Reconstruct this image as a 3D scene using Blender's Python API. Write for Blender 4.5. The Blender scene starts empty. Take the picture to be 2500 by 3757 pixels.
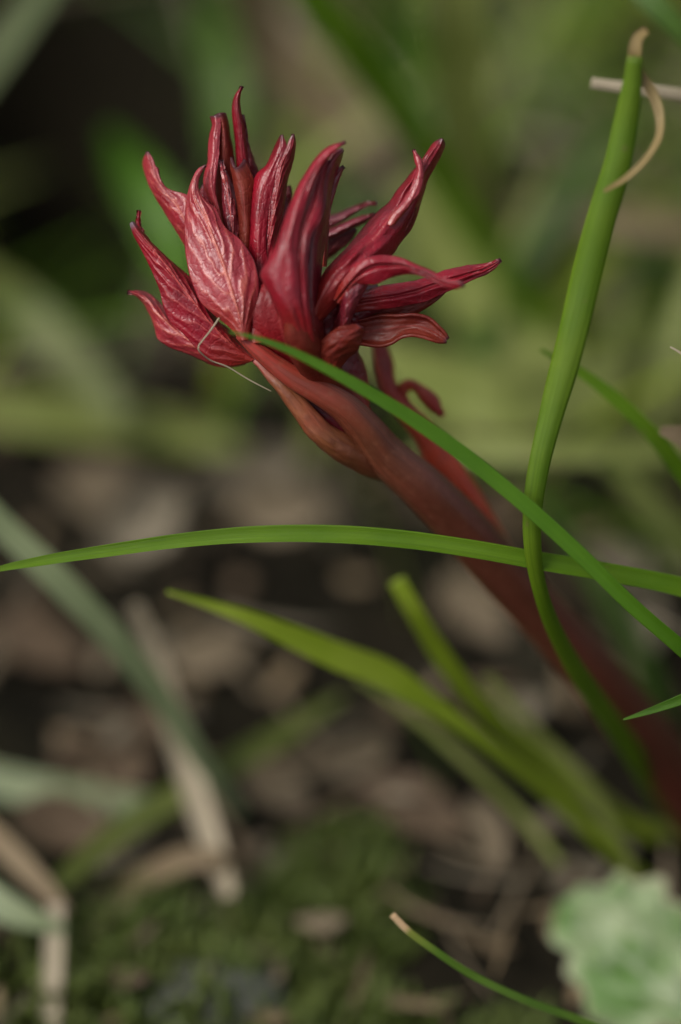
import bpy, math, random
import numpy as np
from mathutils import Vector, noise as mnoise

rng = random.Random(7)
nrg = np.random.default_rng(11)
sc = bpy.context.scene
COL = sc.collection

# ------------------------------------------------------------------ camera
TH = math.radians(40.0)          # camera looks 40 degrees down, kneeling macro shot
DF = 0.48                        # distance to the plane of sharp focus (m)
K = 0.15625 / 2500.0             # tangent per photo pixel
GD = 0.59                        # distance to the soil along the axis
CZ = GD * math.sin(TH)
CAM = np.array([0.0, -DF * math.cos(TH), CZ])
FWD = np.array([0.0, math.cos(TH), -math.sin(TH)])
UP = np.array([0.0, math.sin(TH), math.cos(TH)])
RT = np.array([1.0, 0.0, 0.0])
cd = bpy.data.cameras.new('camera')
cd.lens = 100.0
cd.sensor_fit = 'HORIZONTAL'
cd.sensor_width = 15.625
cd.clip_start = 0.01
cd.clip_end = 400.0
cd.dof.use_dof = True
cd.dof.focus_distance = DF
cd.dof.aperture_fstop = 3.2
cd.dof.aperture_blades = 0
cam = bpy.data.objects.new('camera', cd)
COL.objects.link(cam)
cam.location = CAM
cam.rotation_euler = (math.radians(90) - TH, 0, 0)
sc.camera = cam

# ------------------------------------------------------------------ sky and sun
SUN_EL, SUN_AZ = math.radians(52), math.radians(-115)
world = bpy.data.worlds.new('World')
sc.world = world
world.use_nodes = True
wn = world.node_tree
wn.nodes.clear()
sky = wn.nodes.new('ShaderNodeTexSky')
sky.sky_type = 'NISHITA'
sky.sun_disc = False
sky.sun_elevation = SUN_EL
sky.sun_rotation = SUN_AZ
sky.air_density = 1.0
sky.dust_density = 4.0
hs = wn.nodes.new('ShaderNodeHueSaturation')
hs.inputs['Saturation'].default_value = 0.45
bg = wn.nodes.new('ShaderNodeBackground')
bg.inputs['Strength'].default_value = 0.08
wo = wn.nodes.new('ShaderNodeOutputWorld')
wn.links.new(sky.outputs[0], hs.inputs['Color'])
wn.links.new(hs.outputs[0], bg.inputs['Color'])
wn.links.new(bg.outputs[0], wo.inputs['Surface'])
sd = bpy.data.lights.new('sun', 'SUN')
sd.energy = 1.5
sd.angle = math.radians(26)
sd.color = (1.0, 0.965, 0.91)
sun = bpy.data.objects.new('sun', sd)
COL.objects.link(sun)
# direction towards the sun: azimuth measured from +Y (away from camera), negative = to the left
sdir = Vector((math.sin(SUN_AZ) * math.cos(SUN_EL), math.cos(SUN_AZ) * math.cos(SUN_EL), math.sin(SUN_EL)))
sun.rotation_euler = sdir.to_track_quat('Z', 'Y').to_euler()
sun.location = sdir * 3.0
sc.view_settings.view_transform = 'Standard'
sc.view_settings.look = 'None'
sc.view_settings.gamma = 1.0
sc.view_settings.use_curve_mapping = False
sc.view_settings.exposure = 0.82
sc.render.engine = 'CYCLES'
sc.cycles.use_denoising = True
sc.cycles.max_bounces = 6
sc.cycles.caustics_reflective = False
sc.cycles.caustics_refractive = False

# ------------------------------------------------------------------ helpers
MM = 0.001
FR = {  # windows of the photograph in which points were measured: origin and scale
    'P': (0, 0, 1.0), 'O': (0, 0, 1.59439), 'A': (420, 280, .5102), 'B': (1050, 450, .54209),
    'Z1': (450, 500, .28699), 'Z2': (450, 950, .38265), 'Z3': (650, 300, .31888), 'Z4': (900, 500, .31888),
    'Z5': (1150, 480, .35077), 'Z6': (1100, 850, .5102), 'Z7': (850, 1150, .38265), 'Z8': (1250, 1200, .44643)}


def px(fr, pts):
    ox, oy, s = FR[fr]
    a = np.array(pts, float)
    return a[:, :2] * s + np.array([ox, oy])


def W(p, dz):
    """photo pixels (n,2) and depth behind the focus plane in mm -> world points"""
    p = np.atleast_2d(np.asarray(p, float))
    d = DF + np.asarray(dz, float) * MM
    d = np.broadcast_to(d, p.shape[:1])[:, None]
    ray = FWD[None] + RT[None] * ((p[:, :1] - 1250) * K) + UP[None] * ((1878.5 - p[:, 1:2]) * K)
    return CAM[None] + d * ray


def ground_dz(x, y):
    """depth in mm behind the focus plane at which the soil lies for that pixel"""
    return (CZ / (math.sin(TH) - (1878.5 - y) * K * math.cos(TH)) - DF) / MM


def project(P):
    q = np.atleast_2d(P) - CAM
    d = q @ FWD
    return 1250 + (q @ RT) / d / K, 1878.5 - (q @ UP) / d / K, (d - DF) / MM


def spline(pts, u):
    """smooth curve through points, chord-length parameter, sampled at u in 0..1"""
    p = np.asarray(pts, float)
    if p.ndim == 1:
        p = p[:, None]
    if len(p) == 1:
        return np.repeat(p, len(u), 0)
    d = np.linalg.norm(np.diff(p[:, :2], axis=0), axis=1) + 1e-9
    t = np.concatenate([[0], np.cumsum(d)])
    t /= t[-1]
    return hermite(t, p, u)


def hermite(t, p, u):
    n = len(t)
    m = np.zeros_like(p)
    sl = np.diff(p, axis=0) / np.diff(t)[:, None]
    if n > 2:
        h = np.diff(t)[:, None]
        m[1:-1] = (sl[:-1] * h[1:] + sl[1:] * h[:-1]) / (h[1:] + h[:-1])
    m[0], m[-1] = sl[0], sl[-1]
    i = np.clip(np.searchsorted(t, u, side='right') - 1, 0, n - 2)
    h = (t[i + 1] - t[i])
    x = ((u - t[i]) / h)[:, None]
    h = h[:, None]
    return ((2 * x**3 - 3 * x**2 + 1) * p[i] + (x**3 - 2 * x**2 + x) * h * m[i]
            + (-2 * x**3 + 3 * x**2) * p[i + 1] + (x**3 - x**2) * h * m[i + 1])


def along(vals, u):
    """values spread evenly along u, smooth"""
    if np.isscalar(vals):
        return np.full(len(u), float(vals))
    v = np.asarray(vals, float)
    if len(v) == 1:
        return np.full(len(u), v[0])
    return hermite(np.linspace(0, 1, len(v)), v[:, None], u)[:, 0]


def noise2(a, b, seed):
    """cheap smooth noise on arrays"""
    r = np.random.default_rng(seed)
    o = np.zeros_like(a)
    for k in range(6):
        fx, fy = r.uniform(-1, 1, 2) * (1 + k * .55)
        o += np.sin(a * fx * 6.28 + b * fy * 6.28 + r.uniform(0, 6.28)) / (1 + k * .4)
    return o / 3.0


def new_obj(name, V, F, mat, parent=None, origin=None, attrs=None, smooth=True):
    V = np.asarray(V, float)
    if parent is not None:
        org = np.array(parent['_org']) if '_org' in parent else np.zeros(3)
    else:
        org = np.asarray(origin, float) if origin is not None else np.zeros(3)
    me = bpy.data.meshes.new(name)
    me.from_pydata((V - org).tolist(), [], F if isinstance(F, list) else F.tolist())
    if smooth:
        me.polygons.foreach_set('use_smooth', [True] * len(me.polygons))
    for k, a in (attrs or {}).items():
        at = me.attributes.new(k, 'FLOAT', 'POINT')
        at.data.foreach_set('value', np.asarray(a, np.float32))
    me.materials.append(mat)
    me.validate()
    me.update()
    o = bpy.data.objects.new(name, me)
    COL.objects.link(o)
    if parent is not None:
        o.parent = parent
    else:
        o.location = org
    return o


def empty(name, loc):
    o = bpy.data.objects.new(name, None)
    o.empty_display_size = 0.005
    COL.objects.link(o)
    o.location = loc
    ORG[o.name] = np.array(loc)
    return o


ORG = {}


def part(name, parent, V, F, mat, attrs=None):
    me_org = ORG[parent.name]
    o = new_obj(name, np.asarray(V) - me_org, F, mat, None, None, attrs)
    o.parent = parent
    return o


def tag(o, label, cat, group=None):
    o['label'] = label
    o['category'] = cat
    if group:
        o['group'] = group
    return o


def grid_faces(nu, nv, off=0, flip=False):
    i, j = np.meshgrid(np.arange(nu - 1), np.arange(nv - 1), indexing='ij')
    a = i * nv + j
    f = np.stack([a, a + 1, a + nv + 1, a + nv], -1).reshape(-1, 4) + off
    return f[:, ::-1] if flip else f


def sheet_with_back(P, N, thick):
    """P (nu,nv,3) front grid, N normals towards the viewer -> closed thin solid"""
    nu, nv = P.shape[:2]
    n = nu * nv
    V = np.concatenate([P.reshape(-1, 3), (P - N * thick).reshape(-1, 3)])
    F = [grid_faces(nu, nv, 0), grid_faces(nu, nv, n, True)]
    idx = np.arange(n).reshape(nu, nv)
    ring = np.concatenate([idx[0, :], idx[1:, -1], idx[-1, -2::-1], idx[-2:0:-1, 0]])
    nx = np.roll(ring, -1)
    F.append(np.stack([nx, ring, ring + n, nx + n], -1))
    F = np.concatenate(F)
    # front faces must look along N
    a, b, c = V[F[0, 0]], V[F[0, 1]], V[F[0, 2]]
    mid = F[(nu // 2) * (nv - 1) + nv // 2]
    a, b, c = V[mid[0]], V[mid[1]], V[mid[2]]
    if np.dot(np.cross(b - a, c - b), N[nu // 2, nv // 2]) < 0:
        F = F[:, ::-1]
    return V, F


def grid_normals(P, towards):
    du = np.gradient(P, axis=0)
    dv = np.gradient(P, axis=1)
    N = np.cross(du, dv)
    l = np.linalg.norm(N, axis=2, keepdims=True)
    N = N / np.maximum(l, 1e-12)
    c = P[P.shape[0] // 2, P.shape[1] // 2]
    if np.dot(N[P.shape[0] // 2, P.shape[1] // 2], towards - c) < 0:
        N = -N
    return N


def leaf_mesh(fr, L, M, R, dz, e=1.5, er=None, prof=2.0, veins=0, vamp=.22, pucker=.10, thick=.32,
              nu=84, nv=37, slope=.22, seed=1, lump=.25, groove=.0, edgecurl=0.0, grow=1.0):
    """A leaf lofted between its two edges, with midrib, depth profile and vein relief."""
    u = np.linspace(0, 1, nu)
    Lp, Mp, Rp = (spline(px(fr, q), u) for q in (L, M, R))
    cen = (Lp + Rp) / 2      # the measured outline is the sharp core; blur in the photograph eats its rim
    gr = grow + (grow - 1) * 1.2 * np.sin(np.pi * u)[:, None]**.5
    Lp, Rp = cen + (Lp - cen) * gr, cen + (Rp - cen) * gr
    dzm = along(dz, u)
    el = along(e, u)
    erv = along(e if er is None else er, u)
    a = np.linspace(0, 1, nv)
    d = Rp - Lp
    am = np.clip(((Mp - Lp) * d).sum(1) / np.maximum((d * d).sum(1), 1e-6), .12, .88)
    # let edges carry the bend of the midrib (so notched or hooked tips follow it)
    foot = Lp + d * am[:, None]
    dev = Mp - foot
    A = np.broadcast_to(a[None], (nu, nv))
    v = np.where(A < am[:, None], (A - am[:, None]) / am[:, None], (A - am[:, None]) / (1 - am[:, None]))
    PX = Lp[:, None] + d[:, None] * A[..., None] + dev[:, None] * (1 - v**2)[..., None]
    av = np.abs(v)
    E = np.where(v < 0, el[:, None], erv[:, None])
    if prof == 'tube':
        shape = 1 - np.sqrt(np.clip(1 - (av * .985)**2, 0, 1))
    else:
        shape = av**prof
    wid = np.linalg.norm(d, axis=1)[:, None] * DF * K / MM     # width in mm
    taper = np.clip(wid / (wid.max() * .45), 0, 1)
    DZ = dzm[:, None] + E * shape * taper
    DZ += edgecurl * np.clip((av - .8) / .2, 0, 1)**2 * taper
    DZ += groove * np.exp(-(v / .16)**2) * taper
    U = np.broadcast_to(u[:, None], (nu, nv))
    DZ += lump * noise2(U * 1.7, v * .7, seed) * taper * .6
    P = W(PX.reshape(-1, 2), DZ.reshape(-1)).reshape(nu, nv, 3)
    N = grid_normals(P, CAM)
    vein = np.zeros((nu, nv))
    h = np.zeros((nu, nv))
    mid = np.exp(-(v / .05)**2)
    if veins:
        wob = noise2(U * 2.2, v * 1.3, seed + 3) * .42
        ph = (U - av * slope - .10 * av**2) * veins + wob + np.where(v < 0, .0, .45)
        dist = np.abs(ph - np.round(ph))
        lat = np.exp(-(dist / .085)**2) * np.clip(1.05 - av, 0, 1)**.5
        ph2 = (U * 1.0 + av * .32) * veins * 2.3 + noise2(U * 3, v * 2, seed + 9) * .5
        fine = np.exp(-((np.abs(ph2 - np.round(ph2))) / .13)**2)
        vein = np.clip(mid + lat * .8, 0, 1)
        body = np.clip(av * 5, 0, 1) * np.clip(1.1 - av, 0, 1)**.5
        fr_ = ph - np.floor(ph)
        h = vamp * .60 * lat * body + vamp * .55 * (np.cos(fr_ * 6.283 + .9) * .5) * body
        h -= pucker * .45 * fine * body * (.4 + .6 * (noise2(U * 5, v * 3, seed + 11) > .1))
        h += pucker * .7 * noise2(U * 7, v * 3, seed + 5) + pucker * .4 * noise2(U * 16, v * 6, seed + 6)
        h -= .7 * vamp * np.exp(-(v / .10)**2) - 1.3 * vamp * np.exp(-(v / .035)**2)
    else:
        vein = mid * .4
        h = pucker * .5 * noise2(U * 5, v * 2, seed + 5)
    fade = np.clip(U * 6, 0, 1) * np.clip((1 - U) * 7, 0, 1)
    P = P + N * (h * fade * taper)[..., None] * MM
    N = grid_normals(P, CAM)
    V, F = sheet_with_back(P, N, thick * MM)
    at = {}
    for k, q in (('lu', U), ('lv', v), ('vein', vein * fade)):
        at[k] = np.concatenate([q.reshape(-1), q.reshape(-1)])
    return V, F, at


def frames(P, ref):
    """tangent, side, normal along a path; normal leans towards ref vectors"""
    T = np.gradient(P, axis=0)
    T /= np.maximum(np.linalg.norm(T, axis=1, keepdims=True), 1e-12)
    S = np.cross(T, ref)
    S /= np.maximum(np.linalg.norm(S, axis=1, keepdims=True), 1e-9)
    N = np.cross(S, T)
    return T, S, N


def blade_mesh(P, w, roll=0.0, chan=.10, thick=.10, nv=9, ribs=0.0, ref=None):
    """closed grass blade along P (n,3); w full width (m); roll in degrees along the path"""
    P = np.asarray(P, float)
    n = len(P)
    w = np.asarray(w, float)
    if ref is None:
        ref = CAM[None] - P
        ref = ref / np.linalg.norm(ref, axis=1, keepdims=True)
    T, S, N = frames(P, ref)
    ro = np.radians(np.broadcast_to(roll, (n,)))[:, None]
    S2 = S * np.cos(ro) + N * np.sin(ro)
    N2 = -S * np.sin(ro) + N * np.cos(ro)
    v = np.linspace(-1, 1, nv)
    top = -chan * (1 - v**2) + chan * .5 + ribs * np.cos(v * 14)
    bot = top - thick * (1 - .75 * v**2)
    sec_x = np.concatenate([v, v[::-1]]) * .5
    sec_y = np.concatenate([top, bot[::-1]])
    m = len(sec_x)
    V = (P[:, None] + S2[:, None] * (sec_x[None, :, None] * w[:, None, None])
         + N2[:, None] * (sec_y[None, :, None] * w[:, None, None])).reshape(-1, 3)
    i, j = np.meshgrid(np.arange(n - 1), np.arange(m), indexing='ij')
    a = i * m + j
    b = i * m + (j + 1) % m
    F = np.stack([a, a + m, b + m, b], -1).reshape(-1, 4)
    F = F.tolist() + [list(range(m)), list(range((n - 1) * m, n * m))[::-1]]
    U = np.repeat(np.linspace(0, 1, n), m)
    VV = np.tile(np.concatenate([v, v[::-1]]), n)
    return V, F, {'lu': U, 'lv': VV, 'vein': np.zeros(n * m)}


def tube_mesh(P, r, flat=1.0, ridges=0, ramp=.0, nseg=20, seed=0, lump=0.0):
    P = np.asarray(P, float)
    n = len(P)
    ref = CAM[None] - P
    ref = ref / np.linalg.norm(ref, axis=1, keepdims=True)
    T, S, N = frames(P, ref)
    ph = np.linspace(0, 2 * math.pi, nseg, endpoint=False)
    r = np.asarray(r, float)
    rr = 1 + ramp * np.cos(ridges * ph)[None] + lump * noise2(np.repeat(np.linspace(0, 3, n)[:, None], nseg, 1), np.repeat(np.sin(ph)[None], n, 0), seed)
    V = (P[:, None] + (S[:, None] * (np.cos(ph)[None] * rr)[..., None] + N[:, None] * (np.sin(ph)[None] * rr)[..., None] * flat) * r[:, None, None]).reshape(-1, 3)
    i, j = np.meshgrid(np.arange(n - 1), np.arange(nseg), indexing='ij')
    a = i * nseg + j
    b = i * nseg + (j + 1) % nseg
    F = np.stack([a, b, b + nseg, a + nseg], -1).reshape(-1, 4).tolist()
    F += [list(range(nseg))[::-1], list(range((n - 1) * nseg, n * nseg))]
    return V, F, {'lu': np.repeat(np.linspace(0, 1, n), nseg), 'lv': np.tile(np.sin(ph), n), 'vein': np.zeros(n * nseg)}


# ------------------------------------------------------------------ materials
def mat_base(name):
    m = bpy.data.materials.new(name)
    m.use_nodes = True
    nt = m.node_tree
    nt.nodes.clear()
    out = nt.nodes.new('ShaderNodeOutputMaterial')
    b = nt.nodes.new('ShaderNodeBsdfPrincipled')
    return m, nt, b, out


def nd(nt, t, **kw):
    n = nt.nodes.new(t)
    for k, v in kw.items():
        if k in n.inputs:
            n.inputs[k].default_value = v
        else:
            setattr(n, k, v)
    return n


def attr(nt, name):
    a = nt.nodes.new('ShaderNodeAttribute')
    a.attribute_name = name
    return a.outputs['Fac']


def mix(nt, fac, a, b, mode='MIX'):
    m = nt.nodes.new('ShaderNodeMix')
    m.data_type = 'RGBA'
    m.blend_type = mode
    for s, v in ((m.inputs[0], fac), (m.inputs[6], a), (m.inputs[7], b)):
        if isinstance(v, (int, float)):
            s.default_value = v
        elif isinstance(v, tuple):
            s.default_value = (*v, 1)
        else:
            nt.links.new(v, s)
    return m.outputs[2]


def rampf(nt, x, stops):
    r = nt.nodes.new('ShaderNodeValToRGB')
    el = r.color_ramp.elements
    while len(el) < len(stops):
        el.new(.5)
    for e, (p, c) in zip(el, stops):
        e.position = p
        e.color = (c, c, c, 1) if isinstance(c, (int, float)) else (*c, 1)
    nt.links.new(x, r.inputs[0])
    return r.outputs[0]


def noise_tex(nt, scale, detail=4, rough=.55, vec=None):
    n = nd(nt, 'ShaderNodeTexNoise', Scale=scale, Detail=detail, Roughness=rough)
    if vec is None:
        g = nt.nodes.new('ShaderNodeTexCoord')
        vec = g.outputs['Object']
    nt.links.new(vec, n.inputs['Vector'])
    return n.outputs['Fac']


def bump(nt, b, h, dist, strength=1.0):
    bn = nd(nt, 'ShaderNodeBump', Strength=strength, Distance=dist)
    nt.links.new(h, bn.inputs['Height'])
    nt.links.new(bn.outputs[0], b.inputs['Normal'])


def finish(nt, b, out, trans=0.0, tcol=None):
    if trans > 0:
        t = nt.nodes.new('ShaderNodeBsdfTranslucent')
        if isinstance(tcol, tuple):
            t.inputs['Color'].default_value = (*tcol, 1)
        else:
            nt.links.new(tcol, t.inputs['Color'])
        ms = nt.nodes.new('ShaderNodeMixShader')
        ms.inputs[0].default_value = trans
        nt.links.new(b.outputs[0], ms.inputs[1])
        nt.links.new(t.outputs[0], ms.inputs[2])
        nt.links.new(ms.outputs[0], out.inputs['Surface'])
    else:
        nt.links.new(b.outputs[0], out.inputs['Surface'])


def red_leaf_mat(name, base=(.30, .005, .019), dark=(.16, .003, .010), vein=(.54, .09, .08), trans=.22,
                 rough=.35, tip=(.05, .02, .03), tipstart=.96, tcol=(.55, .03, .012), baseglow=(.34, .035, .018), spec=.55):
    m, nt, b, out = mat_base(name)
    n1 = noise_tex(nt, 260, 4)
    c = mix(nt, rampf(nt, n1, [(.34, 0.0), (.68, 1.0)]), dark, base)
    n2 = noise_tex(nt, 2400, 3)
    c = mix(nt, rampf(nt, n2, [(.42, 0.0), (.75, .16)]), c, (.40, .04, .05))
    vf = nd(nt, 'ShaderNodeMath', operation='MULTIPLY')
    nt.links.new(attr(nt, 'vein'), vf.inputs[0])
    vf.inputs[1].default_value = .8
    c = mix(nt, vf.outputs[0], c, vein)
    c = mix(nt, rampf(nt, attr(nt, 'lu'), [(0.0, .75), (.3, 0.0)]), c, baseglow)
    c = mix(nt, rampf(nt, attr(nt, 'lu'), [(tipstart, 0.0), (min(1, tipstart + .035), .85)]), c, tip)
    nt.links.new(c, b.inputs['Base Color'])
    n3 = noise_tex(nt, 900, 3)
    r = rampf(nt, n3, [(.3, rough - .08), (.7, rough + .10)])
    nt.links.new(r, b.inputs['Roughness'])
    b.inputs['Specular IOR Level'].default_value = spec
    b.inputs['Coat Weight'].default_value = .16
    b.inputs['Coat Roughness'].default_value = .22
    b.inputs['Sheen Weight'].default_value = .0
    b.inputs['Sheen Roughness'].default_value = .4
    tc = nt.nodes.new('ShaderNodeTexCoord')
    vo = nd(nt, 'ShaderNodeTexVoronoi', Scale=1000.0, feature='DISTANCE_TO_EDGE')
    nz = nd(nt, 'ShaderNodeTexNoise', Scale=700.0, Detail=3.0)
    nt.links.new(tc.outputs['Object'], nz.inputs['Vector'])
    av_ = nd(nt, 'ShaderNodeVectorMath', operation='MULTIPLY_ADD')
    nt.links.new(nz.outputs['Color'], av_.inputs[0]); av_.inputs[1].default_value = (.0009,) * 3
    nt.links.new(tc.outputs['Object'], av_.inputs[2])
    nt.links.new(av_.outputs[0], vo.inputs['Vector'])
    net = rampf(nt, vo.outputs['Distance'], [(0.0, 1.0), (.16, 0.0)])
    n4 = noise_tex(nt, 3200, 4, .65)
    hsum = nd(nt, 'ShaderNodeMath', operation='MULTIPLY_ADD')
    nt.links.new(net, hsum.inputs[0]); hsum.inputs[1].default_value = -.55
    nt.links.new(n4, hsum.inputs[2])
    bump(nt, b, hsum.outputs[0], .00014, .42)
    finish(nt, b, out, trans, tcol)
    return m


def blade_mat(name, col, col2, trans=.35, tcol=None, rough=.42, stripe=.35, tipcol=None, tipstart=.95, spec=.4):
    m, nt, b, out = mat_base(name)
    n1 = noise_tex(nt, 120, 4)
    c = mix(nt, rampf(nt, n1, [(.32, 0.0), (.7, 1.0)]), col, col2)
    # fine parallel ribs that run along the blade
    cmb = nt.nodes.new('ShaderNodeCombineXYZ')
    lu, lv = attr(nt, 'lu'), attr(nt, 'lv')
    mu = nd(nt, 'ShaderNodeMath', operation='MULTIPLY')
    nt.links.new(lu, mu.inputs[0]); mu.inputs[1].default_value = 3.0
    mv = nd(nt, 'ShaderNodeMath', operation='MULTIPLY')
    nt.links.new(lv, mv.inputs[0]); mv.inputs[1].default_value = 16.0
    nt.links.new(mu.outputs[0], cmb.inputs[0]); nt.links.new(mv.outputs[0], cmb.inputs[1])
    ns = noise_tex(nt, 1.0, 3, .6, cmb.outputs[0])
    dk = tuple(x * .45 for x in col)
    c = mix(nt, rampf(nt, ns, [(.36, stripe), (.62, 0.0)]), c, dk)
    nsp = noise_tex(nt, 520, 2)
    c = mix(nt, rampf(nt, nsp, [(.70, 0.0), (.76, .55)]), c, (.16, .13, .04))
    if tipcol:
        c = mix(nt, rampf(nt, lu, [(tipstart - .10, 0.0), (tipstart, .6)]), c, (.20, .19, .03))
        c = mix(nt, rampf(nt, lu, [(tipstart, 0.0), (min(1, tipstart + .02), 1.0)]), c, tipcol)
    nt.links.new(c, b.inputs['Base Color'])
    b.inputs['Roughness'].default_value = rough
    b.inputs['Specular IOR Level'].default_value = spec
    bump(nt, b, ns, .0002, .5)
    finish(nt, b, out, trans, tcol or tuple(min(1, x * 1.5) for x in col2))
    return m


def litter_mat(name, col, col2, rough=.75, trans=.08):
    m, nt, b, out = mat_base(name)
    n1 = noise_tex(nt, 140, 6, .65)
    c = mix(nt, rampf(nt, n1, [(.3, 0.0), (.7, 1.0)]), col, col2)
    n2 = noise_tex(nt, 900, 4)
    c = mix(nt, rampf(nt, n2, [(.5, 0.0), (.8, .5)]), c, tuple(x * .4 for x in col))
    nt.links.new(c, b.inputs['Base Color'])
    b.inputs['Roughness'].default_value = rough
    b.inputs['Specular IOR Level'].default_value = .25
    bump(nt, b, n1, .0008, .6)
    finish(nt, b, out, trans, tuple(min(1, x * 1.2) for x in col2))
    return m


def soil_mat():
    m, nt, b, out = mat_base('soil')
    n1 = noise_tex(nt, 45, 8, .7)
    c = mix(nt, rampf(nt, n1, [(.35, 0.0), (.68, 1.0)]), (.003, .0028, .0015), (.026, .021, .012))
    n2 = noise_tex(nt, 18, 5)
    c = mix(nt, rampf(nt, n2, [(.52, 0.0), (.7, .5)]), c, (.014, .020, .006))
    nt.links.new(c, b.inputs['Base Color'])
    b.inputs['Roughness'].default_value = .9
    b.inputs['Specular IOR Level'].default_value = .08
    n3 = noise_tex(nt, 350, 8, .7)
    bump(nt, b, n3, .002, .8)
    finish(nt, b, out)
    return m


M_SOIL = soil_mat()
M_RED = red_leaf_mat('peony_leaf_red')
M_REDT = red_leaf_mat('peony_leaf_grey_tip', tip=(.16, .15, .18), tipstart=.955)
M_PALE = red_leaf_mat('peony_leaf_rose_sheen', base=(.37, .024, .038), dark=(.25, .009, .017), vein=(.64, .16, .10), rough=.40, spec=1.0)  # rosier underside, with pale sky sheen put into the base colour
M_DARK = red_leaf_mat('peony_leaf_maroon_shade', base=(.17, .010, .018), dark=(.09, .006, .012), trans=.15)  # darker leaf red; shade of flanks, voids and crevices put into the colour
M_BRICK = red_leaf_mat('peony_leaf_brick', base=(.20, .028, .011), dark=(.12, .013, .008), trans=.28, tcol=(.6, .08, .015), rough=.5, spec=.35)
M_SAT = red_leaf_mat('peony_leaf_matt', base=(.24, .005, .009), dark=(.16, .003, .006), rough=.58, spec=.25)
M_PURP = red_leaf_mat('peony_leaf_purple', base=(.20, .012, .026), dark=(.11, .005, .012), trans=.12, rough=.36, spec=.95)


def stem_mat(name, c0, c1, c2, r0=0.0, r1=.55, r2=.95, top=None):
    m, nt, b, out = mat_base(name)
    n1 = noise_tex(nt, 170, 5)
    c = mix(nt, rampf(nt, n1, [(.35, 0.0), (.66, 1.0)]), c0, c1)
    c = mix(nt, rampf(nt, attr(nt, 'lu'), [(r0, 1.0), (r1, .7), (r2, 0.0)]), c, c2)
    if top:
        c = mix(nt, rampf(nt, attr(nt, 'lu'), [(.80, 0.0), (.97, 1.0)]), c, top)
    n2 = noise_tex(nt, 1300, 4)
    c = mix(nt, rampf(nt, n2, [(.5, 0.0), (.8, .35)]), c, (.30, .12, .07))
    nt.links.new(c, b.inputs['Base Color'])
    b.inputs['Roughness'].default_value = .42
    b.inputs['Specular IOR Level'].default_value = .45
    b.inputs['Subsurface Weight'].default_value = .0
    b.inputs['Subsurface Radius'].default_value = (1.0, .25, .1)
    b.inputs['Subsurface Scale'].default_value = .0012
    cmb = nt.nodes.new('ShaderNodeCombineXYZ')
    mu = nd(nt, 'ShaderNodeMath', operation='MULTIPLY'); nt.links.new(attr(nt, 'lu'), mu.inputs[0]); mu.inputs[1].default_value = 9.0
    mv = nd(nt, 'ShaderNodeMath', operation='MULTIPLY'); nt.links.new(attr(nt, 'lv'), mv.inputs[0]); mv.inputs[1].default_value = 6.0
    nt.links.new(mu.outputs[0], cmb.inputs[0]); nt.links.new(mv.outputs[0], cmb.inputs[1])
    ns = noise_tex(nt, 1.0, 4, .6, cmb.outputs[0])
    c = mix(nt, rampf(nt, ns, [(.40, .55), (.6, 0.0)]), c, tuple(x * .4 for x in c0))
    nt.links.new(c, b.inputs['Base Color'])
    bump(nt, b, ns, .0004, .5)
    finish(nt, b, out)
    return m


M_STEM = stem_mat('peony_stem', (.17, .045, .02), (.14, .05, .018), (.085, .019, .012), .2, .72, .86, (.33, .035, .025))
M_PETI = stem_mat('peony_petiole', (.22, .05, .02), (.18, .07, .02), (.15, .04, .016), 0.0, .3, .6, (.34, .035, .03))
M_SIDE = stem_mat('peony_side_shoot', (.30, .022, .018), (.22, .014, .018), (.42, .05, .012))

M_G1 = blade_mat('grass_bright', (.085, .18, .004), (.13, .24, .008), .3, spec=.25, stripe=.5)
M_G2 = blade_mat('grass_light_base', (.095, .185, .005), (.16, .25, .014), .3, stripe=.6, spec=.3)
M_G3 = blade_mat('grass_deep', (.058, .155, .004), (.085, .20, .008), .28, spec=.35)
M_GDRY = blade_mat('grass_dry_tip', (.06, .13, .008), (.10, .19, .014), .3, tipcol=(.50, .33, .18), tipstart=.93)
M_YG = blade_mat('grass_yellow_green', (.20, .28, .010), (.28, .36, .03), .35, stripe=.2)
M_OLV = blade_mat('grass_olive', (.10, .13, .02), (.16, .185, .04), .3)
M_SAGE = blade_mat('grass_pale_olive', (.20, .24, .05), (.30, .33, .10), .3)
M_GRYG = blade_mat('grass_grey_green', (.16, .205, .095), (.24, .28, .145), .25)
M_MID = blade_mat('grass_mid', (.055, .12, .012), (.095, .17, .022), .3)
M_STRAW = blade_mat('straw', (.36, .30, .20), (.48, .41, .29), .25, rough=.6)
M_TAN = blade_mat('tan_straw', (.17, .12, .065), (.25, .185, .10), .2, rough=.6)
M_GOLD = blade_mat('withered_gold', (.26, .18, .06), (.36, .27, .12), .25, rough=.5)
M_L1 = litter_mat('dead_leaf_taupe', (.11, .085, .05), (.18, .14, .09))
M_L2 = litter_mat('dead_leaf_brown', (.060, .040, .023), (.11, .076, .045))
M_L3 = litter_mat('dead_leaf_mauve', (.11, .092, .060), (.19, .16, .112))
M_GREY = litter_mat('stone_grey', (.055, .058, .045), (.085, .088, .07), trans=0)
M_STONE = litter_mat('pebble_pale', (.34, .30, .28), (.48, .43, .41), trans=0)
M_MOSS = blade_mat('moss', (.08, .125, .015), (.15, .185, .04), .3)

# ------------------------------------------------------------------ ground
def soil_h(x, y):
    r = np.sqrt(x * x + y * y)
    h = 0.0035 * noise2(x * 14, y * 14, 3) + .0018 * noise2(x * 55, y * 55, 4) + .0009 * noise2(x * 160, y * 160, 5)
    h = h - .085 * np.exp(-(((x + .048) / .031)**2 + ((y - .19) / .055)**2)**2)      # sunk only to darken this spot at the upper left, a gap under plants
    return h - .003 + np.clip((r - .8) / 5, 0, 1) * .02 * noise2(x * .3, y * .3, 6)


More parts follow.
